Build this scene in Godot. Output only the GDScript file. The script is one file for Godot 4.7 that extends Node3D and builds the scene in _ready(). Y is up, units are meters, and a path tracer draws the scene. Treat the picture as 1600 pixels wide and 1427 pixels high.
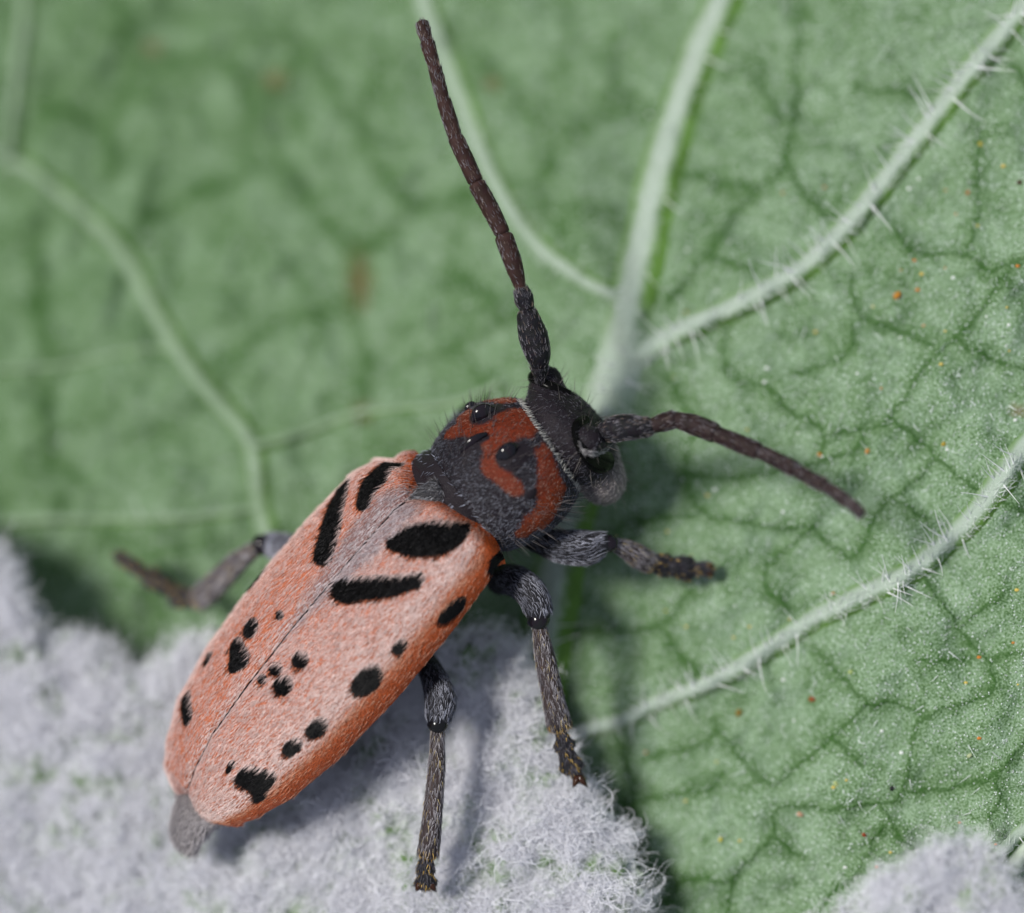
extends Node3D
# A longhorn beetle on hairy leaves, seen in close-up from above. Scale: 100 to 1 (one unit is one centimetre of the real place).

const EYE := 10.0      # height of the camera over the plane that is in focus (y = 0)
const PPU := 500.0     # measured pixels per unit in that plane
const TILT := 0.61     # roll of the beetle, radians
const LX := 3.4        # half extents of the big leaf
const LZ := 3.2
const TEX := 2048

var rng := RandomNumberGenerator.new()
var noise := FastNoiseLite.new()
var mats := {}
var leaf_ctrl := []
var wool_ctrl := []
var net := PackedByteArray()

# ------------------------------------------------------------------ helpers
func at(px: float, py: float, y: float) -> Vector3:
	var k := (EYE - y) / EYE / PPU
	return Vector3((px - 800.0) * k, y, (py - 713.5) * k)

func lin(hex: String) -> Color:
	return Color(hex).srgb_to_linear()

func tag(o: Node3D, label: String, category: String = "", group: String = "", kind: String = "") -> void:
	if label: o.set_meta("label", label)
	if category: o.set_meta("category", category)
	if group: o.set_meta("group", group)
	if kind: o.set_meta("kind", kind)

func root(called: String, where: Vector3) -> Node3D:
	var o := Node3D.new()
	o.name = called
	add_child(o, true)
	o.position = where
	return o

# a mesh whose points are given in the scene's axes, put under a node that only has a place
func put(called: String, mesh: Mesh, mat: Material, parent: Node3D) -> MeshInstance3D:
	var m := MeshInstance3D.new()
	m.name = called
	m.mesh = mesh
	m.material_override = mat
	parent.add_child(m, true)
	if parent != self and not parent is MeshInstance3D:
		var p := parent
		while p != self:
			m.position -= p.position
			p = p.get_parent()
	return m

func mat(called: String, rough: float, spec: float = 0.5, bump: float = 0.0, freq: float = 0.0) -> StandardMaterial3D:
	var m := StandardMaterial3D.new()
	m.resource_name = called
	m.vertex_color_use_as_albedo = true
	m.roughness = rough
	m.metallic_specular = spec
	if bump > 0.0:
		m.heightmap_enabled = true
		m.heightmap_texture = mats.grain_image
		m.heightmap_scale = bump
		m.uv1_triplanar = true
		m.uv1_scale = Vector3.ONE * freq
	mats[called] = m
	return m

func catmull(p: Array, t: float) -> Variant:
	var n := p.size() - 1
	var f := clampf(t, 0.0, 1.0) * n
	var i := mini(int(f), n - 1)
	var u := f - i
	var a = p[maxi(i - 1, 0)]
	var b = p[i]
	var c = p[i + 1]
	var d = p[mini(i + 2, n)]
	return (b * 2.0 + (c - a) * u + (a * 2.0 - b * 5.0 + c * 4.0 - d) * (u * u) + (b * 3.0 - a - c * 3.0 + d) * (u * u * u)) * 0.5

func ramp(xs: Array, ys: Array, x: float) -> float:
	if x <= xs[0]: return ys[0]
	for i in range(1, xs.size()):
		if x <= xs[i]:
			var f: float = (x - xs[i - 1]) / (xs[i] - xs[i - 1])
			f = f * f * (3.0 - 2.0 * f) * 0.5 + f * 0.5
			return lerpf(ys[i - 1], ys[i], f)
	return ys[-1]

# rows of points to one smooth surface
func sheet(rows: Array, closed: bool, flip: bool, cols: Array = [], uvs: Array = [], into: ArrayMesh = null, faceted: bool = false) -> ArrayMesh:
	var nr := rows.size()
	var nc: int = rows[0].size()
	var v := PackedVector3Array()
	var nn := PackedVector3Array()
	var cc := PackedColorArray()
	var uu := PackedVector2Array()
	var idx := PackedInt32Array()
	nn.resize(nr * nc)
	var s := -1.0 if flip else 1.0
	for i in nr:
		var r: PackedVector3Array = rows[i]
		var r0: PackedVector3Array = rows[maxi(i - 1, 0)]
		var r1: PackedVector3Array = rows[mini(i + 1, nr - 1)]
		v.append_array(r)
		if cols: cc.append_array(cols[i])
		if uvs: uu.append_array(uvs[i])
		for j in nc:
			var jl := j - 1
			var jr := j + 1
			if jl < 0: jl = nc - 2 if closed else 0
			if jr >= nc: jr = 1 if closed else nc - 1
			var n := (r1[j] - r0[j]).cross(r[jr] - r[jl])
			if n.length_squared() < 1e-22:
				var other := r1 if i < nr / 2 else r0
				n = (r1[j] - r0[j]).cross(other[jr] - other[jl])
				if n.length_squared() < 1e-22:
					n = (r[0] - rows[1 if i == 0 else nr - 2][0]) * s
			nn[i * nc + j] = n.normalized() * s
	for i in nr - 1:
		for j in nc - 1:
			var a := i * nc + j
			if flip:
				idx.append_array([a, a + nc, a + 1, a + 1, a + nc, a + nc + 1])
			else:
				idx.append_array([a, a + 1, a + nc, a + 1, a + nc + 1, a + nc])
	var arr := []
	arr.resize(Mesh.ARRAY_MAX)
	arr[Mesh.ARRAY_VERTEX] = v
	if not faceted: arr[Mesh.ARRAY_NORMAL] = nn
	if cols: arr[Mesh.ARRAY_COLOR] = cc
	if uvs: arr[Mesh.ARRAY_TEX_UV] = uu
	arr[Mesh.ARRAY_INDEX] = idx
	var m := into if into else ArrayMesh.new()
	m.add_surface_from_arrays(Mesh.PRIMITIVE_TRIANGLES, arr)
	return m

# a round tube with rounded ends through points with radii; f gives the colour at (0..1 along, 0..1 round)
func tube_rows(pts: Array, radii: Array, steps: int, sides: int, flat: float = 1.0, caps: bool = true) -> Array:
	var rows := []
	var side := Vector3.ZERO
	var cap := 5 if caps else 0
	var span := 0.0
	for i in range(1, pts.size()): span += pts[i].distance_to(pts[i - 1])
	for k in range(-cap, steps + 1 + cap):
		var t := clampf(float(k) / steps, 0.0, 1.0)
		var c: Vector3 = catmull(pts, t)
		var d: Vector3 = catmull(pts, minf(t + 0.01, 1.0)) - catmull(pts, maxf(t - 0.01, 0.0))
		d = d.normalized()
		var r: float = catmull(radii, t)
		if k < 0:
			var a := float(-k) / cap * PI * 0.5
			c -= d * r * sin(a) * 0.6
			r *= maxf(cos(a), 0.002)
		elif k > steps:
			var a := float(k - steps) / cap * PI * 0.5
			c += d * r * sin(a) * 0.6
			r *= maxf(cos(a), 0.002)
		if side == Vector3.ZERO:
			side = d.cross(Vector3.UP if absf(d.y) < 0.8 else Vector3.RIGHT)
		side = (side - d * side.dot(d)).normalized()
		var up := side.cross(d)
		var row := PackedVector3Array()
		for j in sides + 1:
			var a := TAU * (j % sides) / sides
			row.append(c + side * cos(a) * r + up * sin(a) * r * flat)
		rows.append(row)
	return rows

func tint(rows: Array, f: Callable) -> Array:
	var out := []
	var nr := rows.size()
	for i in nr:
		var r: PackedVector3Array = rows[i]
		var c := PackedColorArray()
		for j in r.size():
			c.append(f.call(float(i) / (nr - 1), float(j) / (r.size() - 1), r[j]))
		out.append(c)
	return out

func grainy(base: Color, amount: float, freq: float) -> Callable:
	return func(_i, _j, p):
		var n := noise.get_noise_3dv(p * freq)
		return Color(base.r * (1.0 + n * amount), base.g * (1.0 + n * amount), base.b * (1.0 + n * amount))

func hair_mesh(bend: float, segs: int, sides: int = 3) -> ArrayMesh:
	var pts := []
	var rad := []
	for i in segs + 1:
		var t := float(i) / segs
		pts.append(Vector3(0, t, bend * t * t))
		rad.append(lerpf(1.0, 0.15, t))
	# thin: radius along x and z is the unit, scaled by the copy's own width
	var rows := []
	for i in segs + 1:
		var row := PackedVector3Array()
		for j in sides + 1:
			var a := TAU * (j % sides) / sides
			row.append(pts[i] + Vector3(cos(a), 0, sin(a)) * rad[i])
		rows.append(row)
	return sheet(rows, true, false, [], [], null, true)

func copies(called: String, mesh: Mesh, m: Material, xf: Array, colors: Array, parent: Node3D) -> MultiMeshInstance3D:
	var mm := MultiMesh.new()
	mm.transform_format = MultiMesh.TRANSFORM_3D
	mm.use_colors = true
	mm.mesh = mesh
	mm.instance_count = xf.size()
	for i in xf.size():
		mm.set_instance_transform(i, xf[i])
		mm.set_instance_color(i, colors[i])
	var o := MultiMeshInstance3D.new()
	o.name = called
	o.multimesh = mm
	o.material_override = m
	parent.add_child(o, true)
	o.set_meta("kind", "stuff")
	if parent != self and not parent is MeshInstance3D:
		var p := parent
		while p != self:
			o.position -= p.position
			p = p.get_parent()
	return o

# hairs lying on a surface given by its rows; f(i, j, p) gives the colour, with alpha the length (0: no hair here)
func fur(called: String, rows: Array, n: int, flip: bool, length: float, width: float, lean: float, messy: float, f: Callable, parent: Node3D, along: float = 1.0, lo: int = 0, hi: int = -1) -> void:
	var xf := []
	var cc := []
	var nr := (hi if hi > 0 else rows.size()) - 1
	var nc: int = rows[0].size() - 1
	var most := 0.0
	for k in 200:
		var i := rng.randi_range(lo, nr - 1)
		var j := rng.randi_range(0, nc - 1)
		var r: PackedVector3Array = rows[i]
		var q: PackedVector3Array = rows[i + 1]
		most = maxf(most, (q[j] - r[j]).cross(r[j + 1] - r[j]).length())
	var tries := 0
	while xf.size() < n and tries < n * 12:
		tries += 1
		var i := rng.randi_range(lo, nr - 1)
		var j := rng.randi_range(0, nc - 1)
		var r: PackedVector3Array = rows[i]
		var q: PackedVector3Array = rows[i + 1]
		var du := q[j] - r[j]
		var dv := r[j + 1] - r[j]
		var nrm := du.cross(dv)
		var area := nrm.length()
		if area < 1e-14 or area < most * rng.randf(): continue
		nrm = nrm / area * (-1.0 if flip else 1.0)
		var p := r[j] + du * rng.randf() + dv * rng.randf()
		var c: Color = f.call(i, j, p)
		if c.a <= 0.0: continue
		var dir := du.normalized() * along + dv.normalized() * rng.randfn(0.0, messy)
		dir = (dir.normalized() * cos(lean) + nrm * sin(lean + rng.randfn(0.0, messy * 0.35))).normalized()
		var z := (nrm - dir * nrm.dot(dir)).normalized()
		var x := dir.cross(z)
		var l := length * c.a * rng.randf_range(0.7, 1.25)
		var w := width * rng.randf_range(0.8, 1.2)
		xf.append(Transform3D(Basis(x * w, dir * l, z * w), p))
		var k := rng.randf_range(0.75, 1.2)
		cc.append(Color(c.r * k, c.g * k, c.b * k))
	if xf: copies(called, mats.hair_shape, mats.hair, xf, cc, parent)

func spread(ctrl: Array, x: float, z: float, s: float) -> float:
	var sum := 0.0
	var wsum := 1e-9
	for c: Vector3 in ctrl:
		var w := exp(-((c.x - x) * (c.x - x) + (c.z - z) * (c.z - z)) / (2.0 * s * s))
		sum += w * c.y
		wsum += w
	return sum / wsum

func relief(x: float, z: float) -> float:
	return noise.get_noise_2d(x * 120.0, z * 120.0) * 0.06 + noise.get_noise_2d(x * 330.0 + 50.0, z * 330.0) * 0.018

func leaf_y(x: float, z: float) -> float:
	return spread(leaf_ctrl, x, z, 0.55) + relief(x, z)

func on_leaf(px: float, py: float) -> Vector3:
	var p := at(px, py, -0.4)
	for k in 4: p = at(px, py, leaf_y(p.x, p.z))
	return p

func wool_y(x: float, z: float) -> float:
	return spread(wool_ctrl, x, z, 0.38) + noise.get_noise_2d(x * 160.0 + 300.0, z * 160.0) * 0.05 + noise.get_noise_2d(x * 600.0 + 300.0, z * 600.0) * 0.03

# ------------------------------------------------------------------ the scene
func _ready() -> void:
	rng.seed = 20240611
	noise.seed = 5
	noise.frequency = 0.02
	noise.fractal_octaves = 3

	# camera, looking straight down
	var cam := Camera3D.new()
	cam.name = "camera"
	add_child(cam)
	cam.position = Vector3(0, EYE, 0)
	cam.rotation_degrees = Vector3(-90, 0, 0)
	var lens := CameraAttributesPhysical.new()
	lens.frustum_focal_length = 12.0 / 0.1427
	lens.frustum_focus_distance = EYE + 0.01
	lens.exposure_aperture = 0.14
	lens.frustum_near = 0.1
	lens.frustum_far = 1500.0
	cam.attributes = lens
	cam.fov = rad_to_deg(2.0 * atan(0.1427))
	cam.near = 0.1
	cam.far = 1500.0

	# sky and sun
	var world := WorldEnvironment.new()
	world.name = "world"
	var env := Environment.new()
	env.background_mode = Environment.BG_SKY
	var sky_mat := ProceduralSkyMaterial.new()
	sky_mat.sky_top_color = Color(0.86, 0.9, 1.0)
	sky_mat.sky_horizon_color = Color(0.8, 0.85, 0.95)
	sky_mat.sky_curve = 0.2
	sky_mat.ground_horizon_color = Color(0.5, 0.55, 0.5)
	sky_mat.ground_bottom_color = Color(0.2, 0.22, 0.18)
	var sky := Sky.new()
	sky.sky_material = sky_mat
	env.sky = sky
	env.tonemap_mode = Environment.TONE_MAPPER_LINEAR
	env.tonemap_exposure = 2.15
	env.background_energy_multiplier = 0.19
	env.sdfgi_enabled = true
	env.ssao_enabled = true
	env.ssil_enabled = true
	world.environment = env
	add_child(world)
	var sun := DirectionalLight3D.new()
	sun.name = "sun"
	sun.light_energy = 0.5
	sun.light_angular_distance = 13.0
	sun.light_color = Color(1.0, 0.985, 0.96)
	sun.shadow_enabled = true
	add_child(sun)
	sun.basis = Basis.looking_at(Vector3(0.56, -0.8, 0.22), Vector3.UP)

	shared_materials()
	for c in [[0, 0, -1.15], [400, 0, -1.1], [800, 0, -0.95], [1130, 0, -0.72], [1600, 0, -0.32], [0, 350, -1.05], [0, 700, -0.95], [400, 400, -0.95], [400, 720, -0.8], [800, 350, -0.75],
			[960, 560, -0.52], [1300, 350, -0.42], [1600, 450, -0.14], [1590, 750, -0.02], [1200, 650, -0.27], [1080, 890, -0.34], [935, 1000, -0.72], [985, 1050, -0.56], [1000, 1150, -0.2], [1300, 950, -0.05],
			[1300, 1250, 0.0], [1590, 1200, 0.03], [1050, 1400, -0.28], [1500, 1500, -0.05], [200, 880, -0.54], [300, 930, -0.58], [90, 960, -1.0], [450, 1050, -0.85], [700, 1200, -0.7], [200, 1400, -1.2], [700, 1500, -0.7],
			[-500, 500, -1.2], [-500, 1200, -1.3], [2100, 300, -0.1], [2100, 1000, 0.0], [800, -500, -1.1], [1800, -500, -0.4]]:
		leaf_ctrl.append(at(c[0], c[1], c[2] - 0.75 * maxf(0.0, -c[2] - 0.5)))
	for c in [[0, 850, -0.58], [0, 1300, -0.55], [200, 1030, -0.68], [300, 980, -0.66], [300, 1320, -0.46], [120, 1150, -0.6], [660, 1395, -0.07], [905, 1240, -0.12], [1000, 1400, -0.1], [860, 1120, -0.2], [780, 985, -0.42], [700, 1150, -0.36],
			[500, 1250, -0.38], [480, 1400, -0.2], [450, 1020, -0.62], [-400, 900, -0.7], [-300, 1700, -0.6], [600, 1800, -0.2], [1000, 1800, -0.2]]:
		wool_ctrl.append(at(c[0], c[1], c[2]))

	var ground := PlaneMesh.new()
	ground.size = Vector2(1400, 1400)
	var soil := put("ground", ground, mats.soil, self)
	soil.position = Vector3(0, -9, 0)
	tag(soil, "dark soil far below the leaves", "ground", "", "structure")

	big_leaf()
	woolly_leaf()
	leaf_tip()
	beetle()
	grains()

func shared_materials() -> void:
	var g := NoiseTexture2D.new()
	g.width = 512
	g.height = 512
	g.seamless = true
	var gn := FastNoiseLite.new()
	gn.seed = 9
	gn.frequency = 0.06
	gn.fractal_octaves = 3
	g.noise = gn
	mats.grain_image = g
	var pn := FastNoiseLite.new()
	pn.noise_type = FastNoiseLite.TYPE_CELLULAR
	pn.cellular_return_type = FastNoiseLite.RETURN_DISTANCE
	pn.frequency = 0.13
	pn.seed = 12
	var pi := pn.get_image(512, 1024, false, false, true)
	mats.pits = ImageTexture.create_from_image(pi)
	mat("soil", 0.95).albedo_color = Color(0.16, 0.14, 0.09)
	mat("horn", 0.36, 0.22, 0.25, 6.0)
	mat("gloss", 0.14, 0.4)
	mat("eye", 0.2, 0.16)
	mat("vein", 0.75, 0.3, 0.35, 5.0)
	mat("wool_base", 0.9, 0.2, 0.5, 3.0)
	mat("grain", 0.5, 0.5)
	mat("hair", 0.55, 0.3)
	mat("wool", 0.55, 0.35)
	mats.hair_shape = hair_mesh(-1.6, 3)

# ------------------------------------------------------------------ the big green leaf
func stroke(pts: Array, width: float, strength: float, wobble: float) -> void:
	# a line of the vein network, laid into the leaf's own mask (pts are world places)
	var n := 0.0
	for i in range(1, pts.size()): n += pts[i].distance_to(pts[i - 1])
	var steps := int(n * TEX / (2.0 * LX) / 1.5) + 1
	for k in steps + 1:
		var p: Vector3 = catmull(pts, float(k) / steps) if pts.size() > 2 else pts[0].lerp(pts[1], float(k) / steps)
		var wx := noise.get_noise_2d(p.x * 900.0, p.z * 900.0) * wobble
		var wz := noise.get_noise_2d(p.x * 900.0 + 77.0, p.z * 900.0) * wobble
		var u := (p.x + wx + LX) / (2.0 * LX) * TEX
		var v := (p.z + wz + LZ) / (2.0 * LZ) * TEX
		var r := width * TEX / (2.0 * LX) * (0.8 + 0.5 * noise.get_noise_2d(p.x * 500.0 + 9.0, p.z * 500.0))
		var ri := int(ceil(r)) + 1
		for y in range(maxi(int(v) - ri, 0), mini(int(v) + ri + 1, TEX)):
			for x in range(maxi(int(u) - ri, 0), mini(int(u) + ri + 1, TEX)):
				var d := sqrt((x - u) * (x - u) + (y - v) * (y - v)) / r
				if d < 1.0:
					var val := int(strength * 255.0 * (1.0 - d * d))
					if val > net[y * TEX + x]: net[y * TEX + x] = val

func network() -> void:
	net.resize(TEX * TEX)
	var near := [
		[1134, 500, 1134, 582, 1204, 607, 1229, 638, 1267, 656, 1285, 677, 1281, 719],
		[1285, 677, 1369, 666, 1386, 652, 1418, 614, 1453, 561, 1491, 530, 1526, 491, 1560, 440, 1600, 399],
		[1386, 652, 1456, 712, 1397, 775, 1369, 800, 1330, 870, 1268, 824],
		[1397, 775, 1449, 813], [1456, 712, 1520, 760, 1600, 800], [1281, 719, 1337, 700, 1348, 677],
		[1268, 824, 1215, 866, 1194, 887, 1197, 922, 1232, 950], [1330, 430, 1330, 460, 1348, 495, 1407, 516, 1453, 540],
		[1330, 505, 1320, 554, 1236, 586], [1491, 530, 1550, 560, 1600, 575],
		[1400, 360, 1425, 392, 1509, 399, 1547, 423, 1600, 399], [1526, 200, 1526, 269, 1526, 329, 1509, 399],
		[1229, 259, 1187, 290, 1130, 285, 1060, 270], [1250, 0, 1243, 100, 1240, 180, 1229, 259, 1280, 330, 1330, 340],
		[1340, 130, 1350, 140, 1460, 145], [1180, 120, 1215, 180], [1580, 100, 1600, 130],
		[1215, 934, 1236, 955], [1440, 900, 1498, 980, 1544, 1039, 1548, 1078, 1505, 1098, 1446, 1120, 1421, 1172, 1408, 1235, 1376, 1256],
		[1376, 1256, 1290, 1262, 1215, 1263, 1205, 1305, 1150, 1365, 1138, 1427, 1130, 1500], [1498, 980, 1565, 927],
		[1432, 1032, 1512, 1028], [1544, 1032, 1600, 1018], [1270, 1010, 1313, 1056, 1355, 1098, 1390, 1095, 1446, 1120],
		[1355, 1098, 1299, 1151, 1250, 1193, 1190, 1221, 1110, 1123], [940, 1260, 1040, 1242, 1110, 1230, 1128, 1204],
		[1299, 1151, 1345, 1197], [1421, 1235, 1488, 1232, 1554, 1207, 1600, 1154], [1554, 1207, 1558, 1252, 1547, 1291, 1600, 1330],
		[1376, 1256, 1400, 1300, 1436, 1333], [1380, 1284, 1338, 1361, 1285, 1417, 1250, 1480], [1205, 1305, 1257, 1343],
		[940, 1330, 1000, 1340, 1072, 1368, 1150, 1371], [1072, 1368, 1040, 1413], [1000, 1290, 980, 1200, 960, 1150],
		[1020, 1180, 1100, 1160, 1120, 1130], [870, 980, 940, 985, 1030, 975, 1080, 920], [1030, 975, 1060, 1020, 1090, 1050],
		[1040, 585, 1080, 660, 1070, 740, 1100, 800, 1190, 820, 1268, 824], [940, 830, 1020, 810, 1100, 800], [1070, 740, 1160, 745, 1281, 719],
		[1040, 470, 1100, 400, 1150, 330, 1187, 290], [1100, 400, 1180, 420],
	]
	for l in near:
		var pts := []
		for k in range(0, l.size(), 2): pts.append(on_leaf(l[k], l[k + 1]))
		stroke(pts, 0.012, 0.72, 0.012)
		stroke(pts, 0.045, 0.26, 0.012)
	var far := [
		[190, 385, 260, 330, 350, 290, 380, 270, 400, 190], [330, 590, 390, 540, 440, 500, 540, 480, 560, 400], [560, 400, 640, 330, 760, 300], [540, 480, 570, 560, 560, 640],
		[60, 380, 60, 480, 80, 560], [80, 600, 70, 690, 130, 760], [180, 0, 200, 110, 170, 200, 170, 280], [170, 200, 60, 160], [200, 110, 330, 90, 420, 150, 480, 80],
		[420, 150, 400, 190, 500, 330, 560, 400], [600, 100, 560, 200, 640, 330], [560, 200, 480, 80], [760, 100, 860, 200, 960, 180, 1060, 180], [860, 200, 850, 320, 900, 400],
		[960, 180, 960, 60], [850, 320, 940, 330, 1000, 380], [150, 830, 240, 860, 330, 850], [250, 830, 250, 940, 240, 1000], [560, 640, 620, 720], [640, 560, 720, 540, 820, 470], [720, 540, 760, 620], [700, 420, 800, 500],
	]
	for l in far:
		var pts := []
		for k in range(0, l.size(), 2): pts.append(on_leaf(l[k], l[k + 1]))
		stroke(pts, 0.03, 0.4, 0.03)
		stroke(pts, 0.07, 0.2, 0.02)

func leaf_textures() -> void:
	network()
	var cells := FastNoiseLite.new()
	cells.noise_type = FastNoiseLite.TYPE_CELLULAR
	cells.cellular_return_type = FastNoiseLite.RETURN_DISTANCE2_SUB
	cells.seed = 31
	cells.frequency = 0.021
	cells.domain_warp_enabled = true
	cells.domain_warp_amplitude = 22.0
	cells.domain_warp_frequency = 0.02
	var a := cells.get_image(TEX, TEX, false, false, false)
	a.convert(Image.FORMAT_L8)
	var small := a.get_data()
	cells.seed = 77
	cells.frequency = 0.0075
	cells.domain_warp_amplitude = 50.0
	cells.domain_warp_frequency = 0.008
	a = cells.get_image(TEX, TEX, false, false, false)
	a.convert(Image.FORMAT_L8)
	var large := a.get_data()
	var sp := FastNoiseLite.new()
	sp.noise_type = FastNoiseLite.TYPE_SIMPLEX
	sp.frequency = 0.33
	sp.fractal_octaves = 2
	sp.fractal_gain = 0.7
	sp.seed = 3
	a = sp.get_image(TEX, TEX, false, false, true)
	a.convert(Image.FORMAT_L8)
	var speck := a.get_data()
	sp.frequency = 0.012
	sp.fractal_octaves = 4
	sp.seed = 8
	a = sp.get_image(TEX, TEX, false, false, true)
	a.convert(Image.FORMAT_L8)
	var patch := a.get_data()
	var l1 := PackedInt32Array()
	var l2 := PackedInt32Array()
	l1.resize(256)
	l2.resize(256)
	for i in 256:
		l1[i] = int(105.0 * maxf(0.0, 1.0 - i / 20.0))
		l2[i] = int(130.0 * maxf(0.0, 1.0 - i / 14.0))
	# from waxy pale (0) to bare green (255)
	var lut := PackedByteArray()
	for i in 512:
		var t := i / 511.0
		var c := Color(0.57, 0.665, 0.56).lerp(Color(0.32, 0.44, 0.265), clampf(t / 0.3, 0, 1)).lerp(Color(0.205, 0.34, 0.15), clampf((t - 0.3) / 0.25, 0, 1)).lerp(Color(0.19, 0.41, 0.07), clampf((t - 0.55) / 0.4, 0, 1))
		lut.append_array([int(c.r * 255), int(c.g * 255), int(c.b * 255)])
	var out := PackedByteArray()
	out.resize(TEX * TEX * 3)
	var bump := PackedByteArray()
	bump.resize(TEX * TEX)
	# light falloff painted into the colour: darker and greener towards the upper left
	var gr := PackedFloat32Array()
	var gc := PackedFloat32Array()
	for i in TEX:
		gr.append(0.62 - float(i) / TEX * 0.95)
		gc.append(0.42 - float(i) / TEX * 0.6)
	var o := 0
	for i in TEX * TEX:
		var m: int = net[i] + (maxi(l1[small[i]], l2[large[i]]) * (255 - net[i]) >> 8)
		var s: int = speck[i]
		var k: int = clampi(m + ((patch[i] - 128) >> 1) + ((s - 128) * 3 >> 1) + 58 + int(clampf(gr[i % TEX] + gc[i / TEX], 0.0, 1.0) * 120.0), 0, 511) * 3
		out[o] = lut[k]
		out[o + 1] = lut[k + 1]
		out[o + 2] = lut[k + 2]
		o += 3
		bump[i] = clampi(105 + (m * 3 >> 3) + ((s - 128) >> 2), 0, 255)
	# faint brown blemishes
	for b in [[562, 440, 26, 60], [568, 645, 24, 22], [430, 125, 26, 20], [770, 130, 16, 16], [240, 75, 20, 16], [1590, 640, 14, 12]]:
		var w := on_leaf(b[0], b[1])
		var cu := int((w.x + LX) / (2.0 * LX) * TEX)
		var cv := int((w.z + LZ) / (2.0 * LZ) * TEX)
		var ru := int(b[2] * 0.75)
		var rv := int(b[3] * 0.75)
		for y in range(maxi(cv - rv, 0), mini(cv + rv, TEX)):
			for x in range(maxi(cu - ru, 0), mini(cu + ru, TEX)):
				var d := Vector2(float(x - cu) / ru, float(y - cv) / rv).length() + 0.5 * noise.get_noise_2d(x * 4.0, y * 4.0)
				if d < 1.0:
					var i := (y * TEX + x) * 3
					var f := (1.0 - d) * 0.75
					out[i] = int(lerpf(out[i], 98, f))
					out[i + 1] = int(lerpf(out[i + 1], 74, f))
					out[i + 2] = int(lerpf(out[i + 2], 36, f))
	var m := StandardMaterial3D.new()
	m.resource_name = "leaf_blade"
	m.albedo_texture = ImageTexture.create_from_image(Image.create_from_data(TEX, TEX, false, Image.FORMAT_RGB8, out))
	m.roughness = 0.62
	m.metallic_specular = 0.35
	m.heightmap_enabled = true
	m.heightmap_texture = ImageTexture.create_from_image(Image.create_from_data(TEX, TEX, false, Image.FORMAT_L8, bump))
	m.heightmap_scale = 1.6
	m.backlight_enabled = true
	m.backlight = Color(0.2, 0.25, 0.1)
	mats.blade = m

func vein(called: String, parent: Node3D, trace: Array, w0: float, w1: float, tall: float, bristles: int, fuzz: int, blen: float = 0.1, wan: float = 1.0) -> void:
	var pts := []
	for k in range(0, trace.size(), 2): pts.append(on_leaf(trace[k], trace[k + 1]))
	var span := 0.0
	for i in range(1, pts.size()): span += pts[i].distance_to(pts[i - 1])
	var n := int(span / 0.02)
	var hub := on_leaf(975, 580)
	var rows := []
	var cols := []
	var green := Color(0.12, 0.24, 0.05)
	var pale := Color(0.2, 0.3, 0.17).lerp(lin("a9b9aa"), wan)
	for i in n + 1:
		var t := float(i) / n
		var c: Vector3 = catmull(pts, t)
		var d: Vector3 = (catmull(pts, minf(t + 0.01, 1)) - catmull(pts, maxf(t - 0.01, 0))).normalized()
		var s := d.cross(Vector3.UP).normalized()
		var w := 1.15 * lerpf(w0, w1, t) * (1.0 + 0.12 * noise.get_noise_1d(t * span * 300.0 + w0 * 999.0))
		var row := PackedVector3Array()
		var cr := PackedColorArray()
		for j in 17:
			var u := j / 8.0 - 1.0
			var lean := 0.16 * signf(s.x + 0.5 * s.z)  # pale band shifted sunward: the lit flank is painted into the vein colour
			var p := c + s * u * w * 1.5
			var bell := pow(0.5 + 0.5 * cos(u * PI), 0.75)
			p.y = leaf_y(p.x, p.z) - 0.022 + bell * (w * tall * 0.9 + 0.022 + 0.04 * maxf(0.0, 1.0 - t * span / 0.3))
			p += Vector3.UP * noise.get_noise_3dv(p * 900.0) * 0.004
			row.append(p)
			var g := clampf((absf(u + lean) - 0.22) / 0.3 + noise.get_noise_3dv(p * 1400.0) * 0.35, 0.0, 1.0)
			g *= clampf((Vector2(p.x - hub.x, p.z - hub.z).length() - 0.05) / 0.2, 0.0, 1.0)
			cr.append(pale.lerp(green, g))
		rows.append(row)
		cols.append(cr)
	var v := put(called, sheet(rows, false, false, cols), mats.vein, parent)
	# fine down along the ridge
	if fuzz:
		fur("fine_down", rows, fuzz * 2, false, 0.03, 0.0018, 0.7, 1.2, func(_i, j, _p): return Color(0.6, 0.67, 0.61, 1.0 if absf(j - 8.0) < 3.6 else 0.0), v)
	# the long stiff bristles, each one by itself
	for k in bristles:
		var i := rng.randi_range(1, n - 1)
		var sgn := 1.0 if rng.randf() < 0.27 else -1.0
		var j := 8 + int(sgn * rng.randi_range(1, 3))
		var p: Vector3 = rows[i][j]
		var d: Vector3 = (rows[i + 1][8] - rows[i - 1][8]).normalized()
		var s := d.cross(Vector3.UP).normalized() * sgn
		var dir := (s * rng.randf_range(0.5, 1.0) + Vector3.UP * rng.randf_range(0.2, 0.8) + d * rng.randfn(0.0, 0.35)).normalized()
		var x := dir.cross(d + Vector3(0.01, 0.02, 0)).normalized()
		var z := x.cross(dir)
		var l := blen * rng.randf_range(0.3, 0.8 + 0.45 * rng.randf())
		var b := MeshInstance3D.new()
		b.name = "bristle" if k == 0 else "bristle_%03d" % k
		b.mesh = mats.bristle_shapes[k % 3]
		b.material_override = mats.bristle
		v.add_child(b, true)
		b.transform = Transform3D(Basis(x * l, dir * l, z * l), p)

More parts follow.
